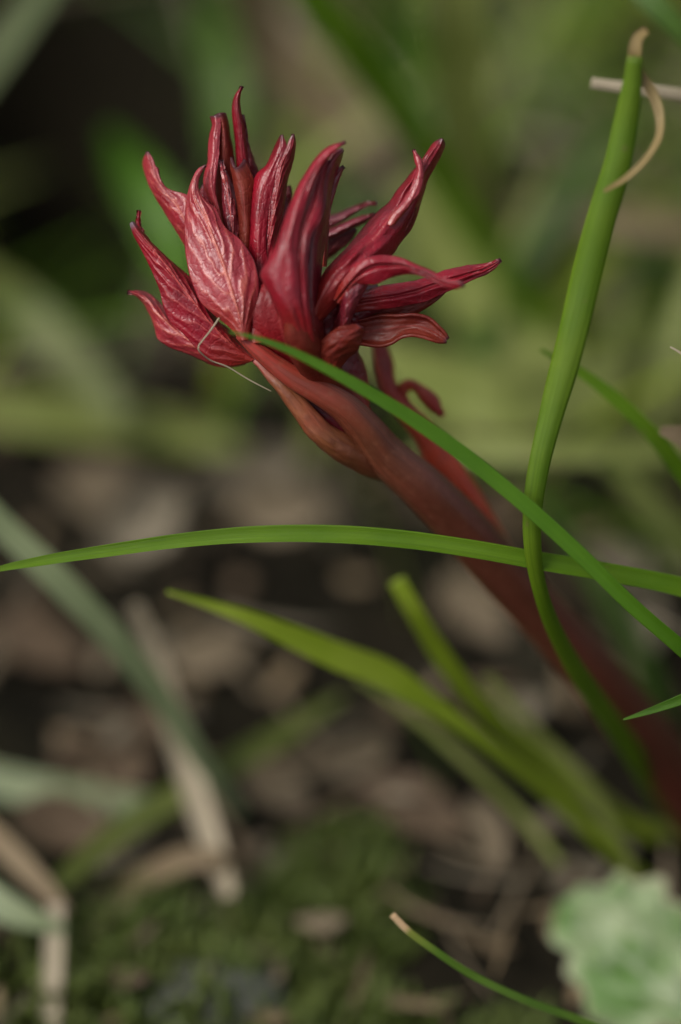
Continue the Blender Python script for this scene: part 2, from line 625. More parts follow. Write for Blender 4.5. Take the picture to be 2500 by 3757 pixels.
ax = np.concatenate([-np.geomspace(60, .45, 26)[:-1], np.linspace(-.45, .45, 181), np.geomspace(.45, 60, 26)[1:]])
X, Y = np.meshgrid(ax, ax + .06, indexing='ij')
Vg = np.stack([X, Y, soil_h(X, Y)], -1).reshape(-1, 3)
g = new_obj('ground', Vg, grid_faces(len(ax), len(ax), 0, True), M_SOIL)
g['kind'] = 'structure'


def gz(x, y):
    return float(soil_h(np.array([x]), np.array([y]))[0])


def on_ground(x, y, lift=0.0):
    p = W([(x, y)], ground_dz(x, y))[0]
    p[2] = gz(p[0], p[1]) + lift
    return p


# ------------------------------------------------------------------ peony shoot
stem_px = px('O', [(1900, 2250), (1740, 2060), (1600, 1850), (1480, 1690), (1370, 1555), (1255, 1425), (1150, 1310),
                   (1060, 1210), (970, 1120), (881, 1040), (838, 985), (787, 934), (730, 899), (677, 870), (629, 836), (588, 803), (548, 772)])
stem_dz = [102, 74, 52, 40, 31, 24, 18, 13, 9, 6, 3.8, 1.8, .6, 0, -.5, -1.2, -1.8]
tt = np.linspace(0, 1, 140)
sp = spline(np.column_stack([stem_px, stem_dz]), tt)
SP = W(sp[:, :2], sp[:, 2])
SP[0, 2] = min(SP[0, 2], gz(SP[0, 0], SP[0, 1]) - .002)
base = SP[0].copy()
base[2] = gz(base[0], base[1])
peony = empty('peony_shoot', base)
tag(peony, 'young peony shoot with glossy crimson unfurling leaves on a leaning reddish-brown stem', 'peony shoot')
r_o = spline(np.column_stack([stem_px, [118, 112, 106, 102, 98, 94, 92, 90, 84, 74, 64, 54, 46, 40, 34, 27, 11]]), tt)[:, 2]
V, F, at = tube_mesh(SP, r_o * K * (DF + sp[:, 2] * MM) * 1.02, .95, 5, .018, 28, 2, .02)
part('stem', peony, V, F, M_STEM, at)


def petiole(fr, pts, dz, rad, mat, name='petiole', flat=.8, ridges=3, ramp=.06, seed=0):
    q = px(fr, pts)
    s = spline(np.column_stack([q, along(dz, np.linspace(0, 1, len(q)))]), np.linspace(0, 1, 60))
    P = W(s[:, :2], s[:, 2])
    V, F, at = tube_mesh(P, along(rad, np.linspace(0, 1, 60)) * FR[fr][2] * K * DF, flat, ridges, ramp, 22, seed, .10)
    return part(name, peony, V, F, mat, at)


# left leaf stalk splitting from the stem, right stalk carrying the crown
petiole('Z7', [(1560, 1560), (1320, 1420), (1060, 1290), (850, 1140), (665, 920), (510, 730), (370, 585), (270, 480), (180, 420)],
        [10, 6.5, 3.6, 2, 1.2, 1.0, 1.2, 1.5, 1.8], [90, 145, 145, 130, 112, 98, 80, 60, 25], M_PETI, seed=3)
petiole('Z7', [(1250, 1000), (1050, 760), (860, 560), (720, 380), (640, 200), (600, 0)],
        [5, 4, 1, -3, -5, -6.5], [120, 150, 165, 165, 150, 90], M_BRICK, name='bud_base', seed=7)
petiole('Z7', [(1200, 900), (1120, 640), (1000, 420), (960, 200), (980, -100), (1010, -420)],
        [6, 5, 4, 4, 5, 6], [130, 190, 220, 230, 200, 60], M_DARK, name='void_shade_core', seed=9)  # added dark core; its colour gives the shade of the inner void

LEAVES = []


def leaf(fr, L, M, R, dz, mat=None, **kw):
    kw.setdefault('seed', 20 + len(LEAVES) * 7)
    kw.setdefault('grow', 1.07)
    V, F, at = leaf_mesh(fr, L, M, R, dz, **kw)
    o = part('leaf', peony, V, F, mat or M_RED, at)
    LEAVES.append(o)
    return o


# lowest left leaf
leaf('Z2', [(1180, 1010), (1000, 1030), (860, 1000), (740, 945), (620, 890), (440, 820), (340, 740), (310, 650), (265, 530), (190, 410), (110, 345), (45, 320)],
     [(1150, 960), (850, 880), (620, 770), (480, 660), (390, 570), (310, 480), (230, 400), (140, 335), (45, 316)],
     [(1120, 900), (830, 740), (620, 640), (500, 560), (400, 480), (330, 400), (240, 330), (150, 303), (45, 312)],
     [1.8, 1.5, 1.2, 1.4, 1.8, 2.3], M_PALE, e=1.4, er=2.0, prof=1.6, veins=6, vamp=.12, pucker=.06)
# second left leaf, strongly veined
leaf('A', [(960, 2060), (860, 2075), (770, 2060), (680, 2020), (600, 1943), (495, 1823), (420, 1748), (375, 1665), (337, 1538), (300, 1448), (240, 1320), (190, 1230), (135, 1130), (110, 1060)],
     [(1000, 2040), (885, 1960), (780, 1865), (690, 1765), (585, 1635), (480, 1500), (390, 1375), (300, 1270), (225, 1190), (165, 1110), (125, 1045)],
     [(1020, 2010), (930, 1930), (830, 1840), (735, 1760), (680, 1660), (640, 1570), (585, 1500), (465, 1390), (350, 1280), (250, 1180), (190, 1105), (140, 1045)],
     [1.2, .2, -.3, -.4, -.2, 0], M_REDT, e=1.0, er=2.4, prof=1.7, veins=6.5, vamp=.22, pucker=.06, slope=.34, nu=130, nv=57)
# sliver of a tip behind it
leaf('Z1', [(330, 1600), (250, 1300), (172, 1110), (180, 1010), (203, 940)], [(360, 1560), (290, 1300), (208, 1120), (205, 1020), (210, 938)],
     [(420, 1520), (330, 1300), (245, 1190), (230, 1060), (217, 942)], [3, 2.5, 2, 2], M_RED, e=.5)
# upper left leaf
leaf('Z1', [(1020, 1780), (840, 1450), (680, 1160), (540, 940), (400, 730), (300, 500), (262, 310), (300, 195)],
     [(1060, 1620), (860, 1200), (700, 900), (560, 730), (440, 560), (370, 400), (312, 195)],
     [(1120, 1500), (960, 1050), (870, 800), (750, 738), (620, 700), (530, 640), (430, 430), (360, 245), (325, 190)],
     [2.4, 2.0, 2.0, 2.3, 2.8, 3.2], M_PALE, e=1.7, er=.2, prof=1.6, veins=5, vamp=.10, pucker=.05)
# large front leaf with pale veins
leaf('A', [(900, 1900), (840, 1810), (740, 1720), (650, 1620), (590, 1480), (545, 1300), (525, 1150), (522, 1000), (532, 850), (560, 740), (605, 662), (655, 632)],
     [(925, 1900), (900, 1720), (850, 1560), (790, 1370), (720, 1180), (650, 1010), (590, 890), (572, 790), (590, 715), (655, 637)],
     [(960, 1900), (975, 1790), (1010, 1640), (1012, 1480), (965, 1310), (890, 1190), (770, 1070), (715, 950), (645, 880), (603, 800), (610, 730), (656, 643)],
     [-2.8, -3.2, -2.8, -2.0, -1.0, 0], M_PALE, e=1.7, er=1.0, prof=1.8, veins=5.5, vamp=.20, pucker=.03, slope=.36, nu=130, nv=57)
# its right flap
leaf('A', [(950, 1920), (950, 1700), (930, 1450), (880, 1260), (840, 1130)], [(1030, 1920), (1010, 1680), (985, 1450), (920, 1260), (850, 1135)],
     [(1160, 1900), (1115, 1680), (1060, 1480), (980, 1320), (870, 1150)], [-2, -1.8, -.8, .6], M_RED, e=.6, er=2.2)
# tall folded leaf with cut-off grey tip: light and shade of its two faces put into their colours
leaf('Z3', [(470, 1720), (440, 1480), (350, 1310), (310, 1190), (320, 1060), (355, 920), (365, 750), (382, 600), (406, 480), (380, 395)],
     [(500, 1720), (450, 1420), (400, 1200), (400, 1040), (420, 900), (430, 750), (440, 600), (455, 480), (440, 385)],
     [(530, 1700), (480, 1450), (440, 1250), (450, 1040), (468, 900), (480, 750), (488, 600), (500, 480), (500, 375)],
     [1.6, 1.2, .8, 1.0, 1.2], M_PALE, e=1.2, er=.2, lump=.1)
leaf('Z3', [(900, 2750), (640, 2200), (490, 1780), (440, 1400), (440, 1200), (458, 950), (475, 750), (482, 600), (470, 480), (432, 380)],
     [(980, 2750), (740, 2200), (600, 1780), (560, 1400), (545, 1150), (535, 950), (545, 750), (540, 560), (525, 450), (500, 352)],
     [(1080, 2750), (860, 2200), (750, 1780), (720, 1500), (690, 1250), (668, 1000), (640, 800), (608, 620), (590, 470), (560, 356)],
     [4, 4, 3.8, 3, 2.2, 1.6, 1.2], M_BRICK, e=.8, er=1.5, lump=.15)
# small puckered inner leaf
leaf('Z3', [(860, 2600), (680, 2150), (600, 1900), (560, 1650), (530, 1420), (518, 1150), (502, 985), (504, 895)], [(930, 2600), (750, 2150), (660, 1900), (625, 1600), (590, 1350), (560, 1150), (530, 1020), (506, 896)],
     [(1010, 2600), (830, 2150), (735, 1900), (718, 1620), (692, 1420), (650, 1240), (590, 1075), (510, 900)], [2.2, 1.6, 1.0, 1.0], M_PURP, e=.8, prof=1.5, veins=7, vamp=.15, pucker=.07)
# rolled centre column with a heart-shaped notch
leaf('Z3', [(1000, 2800), (780, 2300), (718, 1960), (715, 1600), (690, 1350), (650, 1120), (618, 960), (616, 862)], [(1090, 2800), (870, 2300), (790, 1960), (785, 1600), (765, 1350), (735, 1150), (700, 1050), (668, 985)],
     [(1190, 2800), (980, 2300), (880, 1960), (868, 1600), (880, 1350), (880, 1150), (830, 1000), (775, 880)], [2.0, 2.0, 1.6, 1.0, .6, .2, .2], M_BRICK, e=1.8, prof='tube', lump=.1, edgecurl=-.4)
# tall hooked leaf behind it
leaf('Z3', [(720, 1500), (700, 1150), (684, 860), (672, 700), (648, 480), (636, 280), (668, 150), (738, 48)],
     [(800, 1500), (775, 1150), (750, 870), (730, 700), (712, 500), (690, 310), (694, 180), (742, 48)],
     [(900, 1500), (870, 1150), (810, 870), (796, 700), (770, 500), (728, 330), (722, 200), (750, 56)],
     [3.5, 2.8, 2, 1.2, .8], M_RED, e=1.2, prof='tube', lump=.1)
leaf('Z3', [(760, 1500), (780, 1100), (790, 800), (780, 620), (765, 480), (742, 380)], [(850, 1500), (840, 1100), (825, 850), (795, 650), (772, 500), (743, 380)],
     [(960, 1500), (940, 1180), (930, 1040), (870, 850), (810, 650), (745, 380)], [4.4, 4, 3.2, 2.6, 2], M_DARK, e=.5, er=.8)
# twin-tipped leaf
leaf('Z3', [(1080, 2900), (860, 2400), (830, 1980), (850, 1700), (860, 1400), (882, 1200), (930, 1050), (1025, 965), (1085, 845), (1132, 730), (1188, 608)],
     [(1180, 2900), (980, 2400), (925, 1980), (930, 1700), (960, 1400), (1000, 1200), (1050, 1050), (1100, 940), (1150, 830), (1185, 740), (1205, 604)],
     [(1280, 2900), (1100, 2400), (1020, 1980), (1020, 1700), (1060, 1400), (1100, 1200), (1140, 1050), (1180, 930), (1225, 830), (1255, 740), (1218, 606)],
     [.6, .6, .2, -.2, -.2, 0, .4], M_RED, e=1.5, er=.2, prof=2.2, lump=.2, pucker=.06)
leaf('Z3', [(1180, 2900), (990, 2350), (960, 1980), (1000, 1700), (1040, 1400), (1090, 1200), (1130, 1040), (1180, 900), (1255, 770), (1300, 650), (1332, 598)],
     [(1280, 2900), (1110, 2350), (1040, 1980), (1080, 1700), (1130, 1400), (1170, 1200), (1200, 1050), (1250, 900), (1310, 770), (1338, 670), (1342, 596)],
     [(1380, 2900), (1260, 2350), (1160, 1980), (1170, 1720), (1215, 1480), (1245, 1280), (1275, 1100), (1320, 950), (1355, 800), (1366, 680), (1350, 600)],
     [1.4, 1.0, .6, .1, 0, .1, .4], M_RED, e=.1, er=1.6, prof=1.8, veins=8, vamp=.12, pucker=.06)
leaf('Z3', [(1200, 1600), (1240, 1380), (1248, 1260), (1255, 1195)], [(1240, 1600), (1280, 1380), (1285, 1260), (1285, 1190)],
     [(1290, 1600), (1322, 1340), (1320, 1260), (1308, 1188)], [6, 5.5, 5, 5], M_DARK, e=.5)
# central nearest leaf: rolled left strip, inner strip, flank with its shadow side darkened by colour and two hidden tips
leaf('Z4', [(760, 2640), (560, 2350), (400, 2050), (280, 1780), (205, 1590), (290, 1400), (370, 1230), (430, 1040), (490, 860), (550, 720), (620, 560), (690, 440), (800, 270), (940, 130), (1060, 78), (1155, 58)],
     [(790, 2640), (640, 2300), (530, 2000), (450, 1750), (440, 1550), (450, 1350), (480, 1200), (530, 1030), (580, 860), (630, 730), (690, 590), (760, 450), (850, 310), (970, 170), (1075, 98), (1158, 62)],
     [(820, 2640), (720, 2300), (660, 2000), (620, 1750), (600, 1500), (590, 1300), (600, 1150), (630, 980), (680, 800), (730, 650), (775, 540), (830, 420), (900, 310), (1000, 205), (1090, 120), (1160, 66)],
     [-3, -6, -8, -8.6, -8.8, -8.4, -7.8, -7, -6.4], M_RED, e=2.6, er=.8, prof='tube', lump=.4, pucker=.05, nu=120)
leaf('Z4', [(760, 2640), (650, 2300), (600, 2000), (570, 1750), (560, 1500), (575, 1300), (600, 1120), (640, 950), (690, 790), (740, 640), (790, 500), (870, 360), (950, 262)],
     [(800, 2640), (720, 2300), (660, 2000), (640, 1750), (640, 1500), (650, 1300), (670, 1120), (730, 950), (790, 790), (820, 640), (850, 500), (910, 360), (960, 262)],
     [(850, 2640), (790, 2300), (740, 2000), (715, 1750), (705, 1500), (715, 1300), (750, 1120), (850, 950), (885, 790), (895, 640), (910, 500), (945, 360), (970, 265)],
     [-2.5, -5.5, -7.4, -8, -8.2, -7.8, -7.0, -6.0, -5], M_RED, e=1.3, er=.6, prof=1.6, lump=.3, pucker=.06, groove=.3)
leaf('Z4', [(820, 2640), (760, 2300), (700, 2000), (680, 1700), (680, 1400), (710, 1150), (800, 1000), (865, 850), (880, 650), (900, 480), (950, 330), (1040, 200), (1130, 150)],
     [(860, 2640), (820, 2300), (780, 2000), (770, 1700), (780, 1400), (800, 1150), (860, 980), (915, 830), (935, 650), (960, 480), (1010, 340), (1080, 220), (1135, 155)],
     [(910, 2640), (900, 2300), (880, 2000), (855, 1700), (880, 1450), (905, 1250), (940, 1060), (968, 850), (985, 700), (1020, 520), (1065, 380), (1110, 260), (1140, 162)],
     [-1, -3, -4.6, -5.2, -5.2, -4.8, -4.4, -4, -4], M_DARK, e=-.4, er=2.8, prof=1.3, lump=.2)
leaf('Z4', [(880, 1500), (890, 1050), (930, 800), (950, 600), (1010, 450), (1075, 360), (1130, 335)], [(910, 1500), (930, 1050), (960, 800), (1000, 600), (1050, 470), (1100, 390), (1138, 345)],
     [(940, 1500), (960, 1080), (990, 800), (1040, 620), (1085, 490), (1120, 410), (1142, 352)], [1, 0, -1, -1.5, -1.5], M_PURP, e=.5)
# purple leaves behind it
leaf('Z5', [(0, 1030), (160, 898), (250, 870), (350, 825), (480, 768), (590, 737), (668, 752)], [(0, 1080), (160, 955), (260, 920), (370, 865), (500, 795), (590, 757), (668, 760)],
     [(0, 1120), (160, 1015), (280, 960), (400, 882), (540, 803), (620, 772), (668, 770)], [7, 6.6, 6.4, 6.5, 6.8], M_PURP, e=1.4, er=.5)
leaf('Z5', [(0, 1150), (140, 1048), (230, 1008), (360, 948), (520, 888), (650, 862)], [(0, 1190), (140, 1095), (250, 1045), (380, 985), (520, 925), (652, 868)],
     [(0, 1250), (140, 1145), (270, 1090), (400, 1022), (530, 970), (655, 880)], [5.5, 5.2, 5, 5, 5.4], M_PURP, e=1.3, er=.8)
leaf('Z5', [(-40, 1420), (100, 1200), (200, 1130), (330, 1060), (430, 1010)], [(0, 1440), (120, 1280), (220, 1200), (340, 1110), (448, 1030)],
     [(40, 1440), (110, 1378), (210, 1300), (310, 1220), (400, 1140), (456, 1055)], [8, 7.5, 7, 6.5], M_DARK, e=.5, er=1.0, veins=5, vamp=.2)
# upper right leaf
leaf('Z5', [(-60, 1900), (30, 1640), (130, 1480), (260, 1340), (380, 1210), (490, 1090), (600, 960), (720, 830), (800, 760), (880, 640), (980, 520), (1060, 405), (1135, 310), (1200, 210), (1275, 110), (1328, 76)],
     [(0, 1950), (180, 1650), (300, 1480), (420, 1340), (540, 1210), (660, 1090), (760, 960), (850, 850), (930, 740), (1010, 620), (1090, 490), (1160, 370), (1230, 250), (1300, 140), (1348, 76)],
     [(80, 2000), (330, 1700), (520, 1480), (660, 1370), (770, 1310), (900, 1150), (1000, 1020), (1060, 900), (1110, 760), (1150, 640), (1200, 490), (1270, 370), (1340, 240), (1378, 140), (1366, 82)],
     [-4, -4.5, -4, -2.5, -1, -.3, .3, .8], M_RED, e=2.2, er=2.4, prof=1.9, lump=.8, pucker=.14, nu=120)
leaf('Z5', [(760, 960), (820, 860), (900, 780), (990, 660), (1050, 520), (1085, 400), (1058, 300), (1040, 192)], [(800, 990), (860, 890), (960, 780), (1050, 660), (1100, 520), (1118, 400), (1092, 290), (1046, 190)],
     [(850, 980), (930, 880), (1030, 760), (1120, 640), (1152, 530), (1155, 410), (1128, 285), (1054, 194)],
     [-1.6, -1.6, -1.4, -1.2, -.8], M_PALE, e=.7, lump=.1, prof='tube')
leaf('Z5', [(640, 1400), (760, 1240), (880, 1080), (980, 940), (1050, 800)], [(720, 1400), (820, 1260), (930, 1090), (1010, 950), (1060, 800)],
     [(760, 1330), (890, 1165), (1000, 1025), (1062, 900), (1075, 800)], [.5, .4, .6, .8], M_BRICK, e=.3, er=.4)
# arching leaf that comes towards the lens
leaf('Z6', [(230, 480), (330, 330), (430, 225), (520, 188), (600, 178), (730, 193), (850, 243), (950, 283), (1050, 335), (1170, 366)],
     [(260, 500), (370, 370), (470, 275), (560, 240), (650, 238), (750, 245), (850, 280), (950, 320), (1060, 370), (1176, 380)],
     [(300, 540), (420, 380), (540, 366), (640, 325), (760, 300), (850, 310), (940, 345), (1050, 400), (1130, 410), (1172, 392)],
     [-4, -5, -5.5, -5.5, -6, -7.5, -9], M_RED, e=.5, er=.9, prof=1.4, groove=.7, lump=.2)
# long right leaf: glossy upper half and brick-coloured lower half
leaf('Z6', [(300, 470), (480, 425), (600, 396), (760, 372), (900, 342), (1020, 295), (1150, 260), (1300, 233), (1442, 201)],
     [(300, 530), (480, 490), (650, 468), (800, 440), (940, 392), (1060, 350), (1180, 310), (1320, 270), (1443, 205)],
     [(300, 600), (480, 560), (650, 540), (800, 515), (920, 485), (1040, 430), (1180, 368), (1260, 333), (1350, 300), (1420, 250), (1444, 208)],
     [-1, -1.2, -1.0, -.6, 0, 0], M_RED, e=1.2, er=.6, prof=1.5, lump=.4, groove=.5, pucker=.2)
leaf('Z6', [(320, 560), (480, 500), (650, 500), (800, 490), (940, 440), (1060, 400)], [(360, 620), (500, 590), (650, 560), (800, 540), (930, 490), (1070, 405)],
     [(400, 690), (560, 625), (680, 615), (790, 604), (900, 550), (990, 490), (1078, 412)], [2, 1.6, 1.2, .8], M_BRICK, e=.4, er=.3)
# lowest right leaf with wavy rim
leaf('Z6', [(330, 640), (460, 648), (560, 625), (700, 622), (830, 614), (930, 640), (990, 690), (1040, 740), (1060, 775)],
     [(340, 720), (460, 720), (600, 700), (750, 680), (880, 682), (970, 722), (1060, 778)],
     [(330, 800), (435, 790), (500, 796), (580, 802), (650, 786), (730, 742), (800, 728), (890, 741), (960, 766), (1010, 782), (1058, 782)],
     [1.6, 1.2, .6, .2, 0], M_BRICK, e=-.3, er=-.5, prof=3, lump=.4, edgecurl=-.35, pucker=.04)
# dark leaves at the base of the crown; last two added to darken the void
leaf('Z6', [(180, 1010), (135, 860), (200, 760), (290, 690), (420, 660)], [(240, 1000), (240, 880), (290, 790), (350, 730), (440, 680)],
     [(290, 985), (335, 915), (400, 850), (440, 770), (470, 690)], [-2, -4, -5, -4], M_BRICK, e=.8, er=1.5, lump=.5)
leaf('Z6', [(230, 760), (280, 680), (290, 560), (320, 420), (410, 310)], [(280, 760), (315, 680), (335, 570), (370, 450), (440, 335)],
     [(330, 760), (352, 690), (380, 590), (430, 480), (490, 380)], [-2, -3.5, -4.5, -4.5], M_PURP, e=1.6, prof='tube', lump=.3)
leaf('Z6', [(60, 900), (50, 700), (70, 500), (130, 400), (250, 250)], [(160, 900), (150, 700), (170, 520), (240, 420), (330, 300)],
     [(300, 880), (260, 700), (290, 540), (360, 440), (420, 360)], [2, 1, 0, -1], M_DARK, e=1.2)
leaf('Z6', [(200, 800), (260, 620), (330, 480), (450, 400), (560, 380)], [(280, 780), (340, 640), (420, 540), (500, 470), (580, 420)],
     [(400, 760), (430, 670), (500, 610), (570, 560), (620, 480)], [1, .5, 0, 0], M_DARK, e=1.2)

leaf('A', [(1330, 2230), (1180, 2050), (1060, 1880), (1005, 1720), (1030, 1560), (1110, 1440)], [(1400, 2230), (1290, 2050), (1210, 1850), (1180, 1700), (1170, 1560), (1160, 1420)],
     [(1480, 2230), (1450, 2080), (1430, 1850), (1390, 1680), (1330, 1520), (1220, 1420)], [4, .5, -2.0, -2.6, -1.8], M_SAT, e=.5, er=.5, lump=.1)
petiole('Z7', [(1450, 1400), (1180, 1190), (960, 1000), (780, 850), (600, 730)], [8, 6, 4.6, 3.8, 3], [110, 120, 110, 95, 40], M_DARK, name='crevice_shade', seed=13)  # dark tube added as the shade in the crevice between the stalks

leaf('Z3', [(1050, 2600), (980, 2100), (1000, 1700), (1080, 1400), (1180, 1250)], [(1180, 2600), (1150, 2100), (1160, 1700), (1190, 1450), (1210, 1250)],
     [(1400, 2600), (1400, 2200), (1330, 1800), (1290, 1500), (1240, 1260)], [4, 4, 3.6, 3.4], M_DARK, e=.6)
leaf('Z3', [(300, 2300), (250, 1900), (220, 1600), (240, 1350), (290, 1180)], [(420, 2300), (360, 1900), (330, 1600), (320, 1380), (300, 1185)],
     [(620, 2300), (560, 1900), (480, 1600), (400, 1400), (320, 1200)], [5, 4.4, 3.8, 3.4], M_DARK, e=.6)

# red side shoot on the far side of the stem, still folded
def side_part(name, L, M, R, dz, **kw):
    V, F, at = leaf_mesh('Z8', L, M, R, dz, **kw)
    return part(name, peony, V, F, M_SIDE, at)


side_part('side_leaf', [(1300, 1800), (1000, 1500), (820, 1330), (700, 1150), (640, 980), (560, 860), (480, 760), (400, 640), (330, 500), (285, 350), (255, 140), (240, 20)],
          [(1340, 1790), (1100, 1450), (920, 1240), (790, 1050), (700, 900), (610, 780), (530, 680), (450, 580), (390, 460), (350, 320), (320, 140), (300, 20)],
          [(1400, 1790), (1220, 1460), (1090, 1250), (960, 1050), (830, 890), (690, 720), (570, 600), (490, 500), (450, 420), (440, 300), (385, 140), (350, 20)],
          [18, 16.5, 15, 13.5, 12.5, 12, 12, 12], e=2.2, prof='tube', lump=.3, thick=.6)
side_part('side_leaf', [(560, 690), (470, 540), (480, 470), (560, 425), (680, 480), (800, 570), (850, 700)],
          [(600, 680), (520, 570), (520, 500), (570, 470), (660, 530), (760, 620), (850, 730)],
          [(630, 700), (570, 600), (555, 540), (590, 520), (650, 590), (740, 680), (830, 740)],
          [13, 12.5, 12, 12.5, 13], e=.8, lump=.2, thick=.6)

# dry thread-like stalk lying across the left leaves
q = px('Z2', [(940, 545), (840, 690), (752, 800), (733, 825), (727, 850), (731, 875), (745, 892), (825, 960), (1000, 1030), (1200, 1150), (1425, 1268)])
s = spline(np.column_stack([q, [-1.6, -2.0, -2.3, -2.3, -2.3, -2.2, -2.0, -1.0, -.2, .4, .8]]), np.linspace(0, 1, 90))
P = W(s[:, :2], s[:, 2])
wd = along([9, 9, 8.5, 8, 7.5, 7.5, 7, 6, 5], np.linspace(0, 1, 90)) * .55 * K * DF
V, F, at = tube_mesh(P, wd * .62, .7, 2, .15, 8, 4, .15)
tag(new_obj('dry_grass_thread', V, F, M_STRAW, None, P[45], at), 'thin bent straw-coloured thread lying across the lower red leaves', 'dry grass')


# ------------------------------------------------------------------ grass blades one can tell apart
def blade(name, label, fr, pts, dz, w, mat, roll=0, chan=.1, thick=.12, root=None, n=80, ribs=0.0, cat='grass blade', group=None):
    """pts from tip (or far end) to root in photo pixels; root='ground' ends on the soil"""
    q = px(fr, pts)
    dd = list(dz) if not np.isscalar(dz) else [dz] * len(q)
    if len(dd) != len(q):
        dd = along(dd, np.linspace(0, 1, len(q)))
    s = spline(np.column_stack([q, dd]), np.linspace(0, 1, n))
    P = W(s[:, :2], s[:, 2])
    if root is not None:
        # continue past the last measured point in a smooth bow down to the soil
        t = P[-1] - P[-4]
        t /= np.linalg.norm(t)
        end = P[-1] + np.array([t[0], t[1], 0]) * root
        end[2] = gz(end[0], end[1]) - .002
        h = np.linspace(0, 1, 26)[1:, None]
        c = P[-1] + t * root * .55
        ext = (1 - h)**2 * P[-1] + 2 * h * (1 - h) * c + h * h * end
        P = np.concatenate([P, ext])
    m = len(P)
    ws = along(w, np.linspace(0, 1, n)) * FR[fr][2] * K * (DF + s[:, 2] * MM)
    if m > n:
        ws = np.concatenate([ws, np.linspace(ws[-1], ws[-1] * .9, m - n)])
    ws = ws * (1 + .035 * noise2(np.linspace(0, 4, m), np.zeros(m), int(abs(pts[0][0])) + 7))
    rl = along(roll, np.linspace(0, 1, m))
    V, F, at = blade_mesh(P, ws, rl, chan, thick, 11, ribs)
    at['lu'] = 1 - at['lu']      # 1 at the tip
    o = new_obj(name, V, F, mat, None, P[-1], at)
    tag(o, label, cat, group)
    return o


blade('grass_blade', 'long bright green blade arching level across the red stem below the bud', 'O',
      [(-70, 1330), (-20, 1314), (100, 1290), (250, 1267), (400, 1246), (550, 1232), (700, 1228), (800, 1231), (950, 1244), (1100, 1266), (1250, 1293), (1400, 1318), (1568, 1352), (1700, 1392)],
      [3, 2, 1, 0, -.5, -.8, -1, -.8, 0, 1, 2.5, 4, 6, 9], [4, 20, 27, 31, 36, 40, 42, 42, 42, 43, 44, 46, 48, 50], M_G1, roll=[5, 12, 20, 10], chan=.18, root=.06, ribs=.008)
g2 = empty('grass_blade', W(px('O', [(1660, 2010)]), ground_dz(2646, 3205))[0])
g2pts = [(1462, 130), (1455, 200), (1443, 270), (1424, 370), (1385, 500), (1348, 640), (1312, 790), (1270, 950), (1240, 1080), (1227, 1180), (1231, 1290), (1258, 1400), (1310, 1510), (1382, 1620), (1452, 1720), (1530, 1840), (1640, 1990)]
g2dz = [-11, -10, -9, -8, -6.5, -5, -4, -3, -2.2, -1.2, 1, 5, 12, 22, 34, 48, 66]
s = spline(np.column_stack([px('O', g2pts), g2dz]), np.linspace(0, 1, 120))
P = W(s[:, :2], s[:, 2])
end = on_ground(*(px('O', [(1720, 2100)])[0]))
end[2] -= .002
h = np.linspace(0, 1, 14)[1:, None]
P = np.concatenate([P, P[-1] * (1 - h) + end * h])
ws = along([34, 52, 63, 67, 69, 68, 65, 54, 48, 43, 36, 40, 48, 52, 54, 56, 56], np.linspace(0, 1, 120)) * 1.594 * K * DF
ws = np.concatenate([ws, np.full(13, ws[-1])])
ORG[g2.name] = end.copy()
g2.location = end
V, F, at = blade_mesh(P, ws, along([5, 0, -8, 10, 20, 15, 10], np.linspace(0, 1, len(P))), -.22, .3, 11, .012)
part('blade', g2, V, F, M_G2, at)
q = px('O', [(1390, 440), (1440, 410), (1490, 362), (1518, 310), (1518, 260), (1497, 205), (1470, 165), (1462, 120), (1470, 85), (1490, 68)])
s = spline(np.column_stack([q, [-9.5, -10, -10, -9.5, -9, -9, -10, -11, -11, -11]]), np.linspace(0, 1, 60))
V, F, at = blade_mesh(W(s[:, :2], s[:, 2]), along([8, 13, 15, 16, 18, 24, 28, 28, 28, 18], np.linspace(0, 1, 60)) * 1.594 * K * DF, along([0, 30, -30, 20], np.linspace(0, 1, 60)), .12, .2)
part('withered_tip', g2, V, F, M_GOLD, at)['label'] = 'curled dry tan tip'
tag(g2, 'tall stout green blade with a withered curling tan tip, crossing before the stem', 'grass blade')

blade('grass_blade', 'slender deep green blade running diagonally from the leaf bases across the stem', 'O',
      [(528, 763), (580, 775), (640, 795), (740, 842), (850, 903), (950, 964), (1050, 1033), (1150, 1112), (1250, 1197), (1350, 1290), (1450, 1388), (1568, 1490), (1680, 1590)],
      [-9, -8.8, -8.4, -7.6, -6.8, -6, -5.2, -4.6, -4, -3.2, -2, 0, 3], [4, 16, 24, 30, 34, 36, 36, 36, 36, 37, 38, 40, 42], M_G3, roll=[0, 10, -15, -25, -10], root=.08, ribs=.008)
blade('grass_blade', 'short pointed green blade tip poking in beside the lower stem', 'O',
      [(1435, 1656), (1470, 1645), (1520, 1628), (1580, 1606), (1680, 1570)], [-2, -2, -1.5, -1, 0], [4, 15, 24, 34, 44], M_G3, roll=[0, -20, -20], root=.06)
blade('grass_blade', 'thin dark green blade with a dry tan tip above the bare soil', 'O',
      [(903, 2105), (935, 2138), (1000, 2187), (1080, 2240), (1200, 2298), (1340, 2350), (1460, 2400)], [6, 6, 6, 7, 8, 10, 12], [15, 17, 17, 17, 18, 19, 20], M_GDRY, root=.03, thick=.5, chan=.05)
blade('grass_blade', 'plain green blade leaning low just behind the tall stout blade', 'O',
      [(1245, 805), (1330, 852), (1420, 920), (1500, 998), (1568, 1085), (1650, 1200)], [14, 14, 14, 15, 17, 20], [8, 24, 32, 36, 40, 42], M_G1, roll=[0, 8], root=.06)
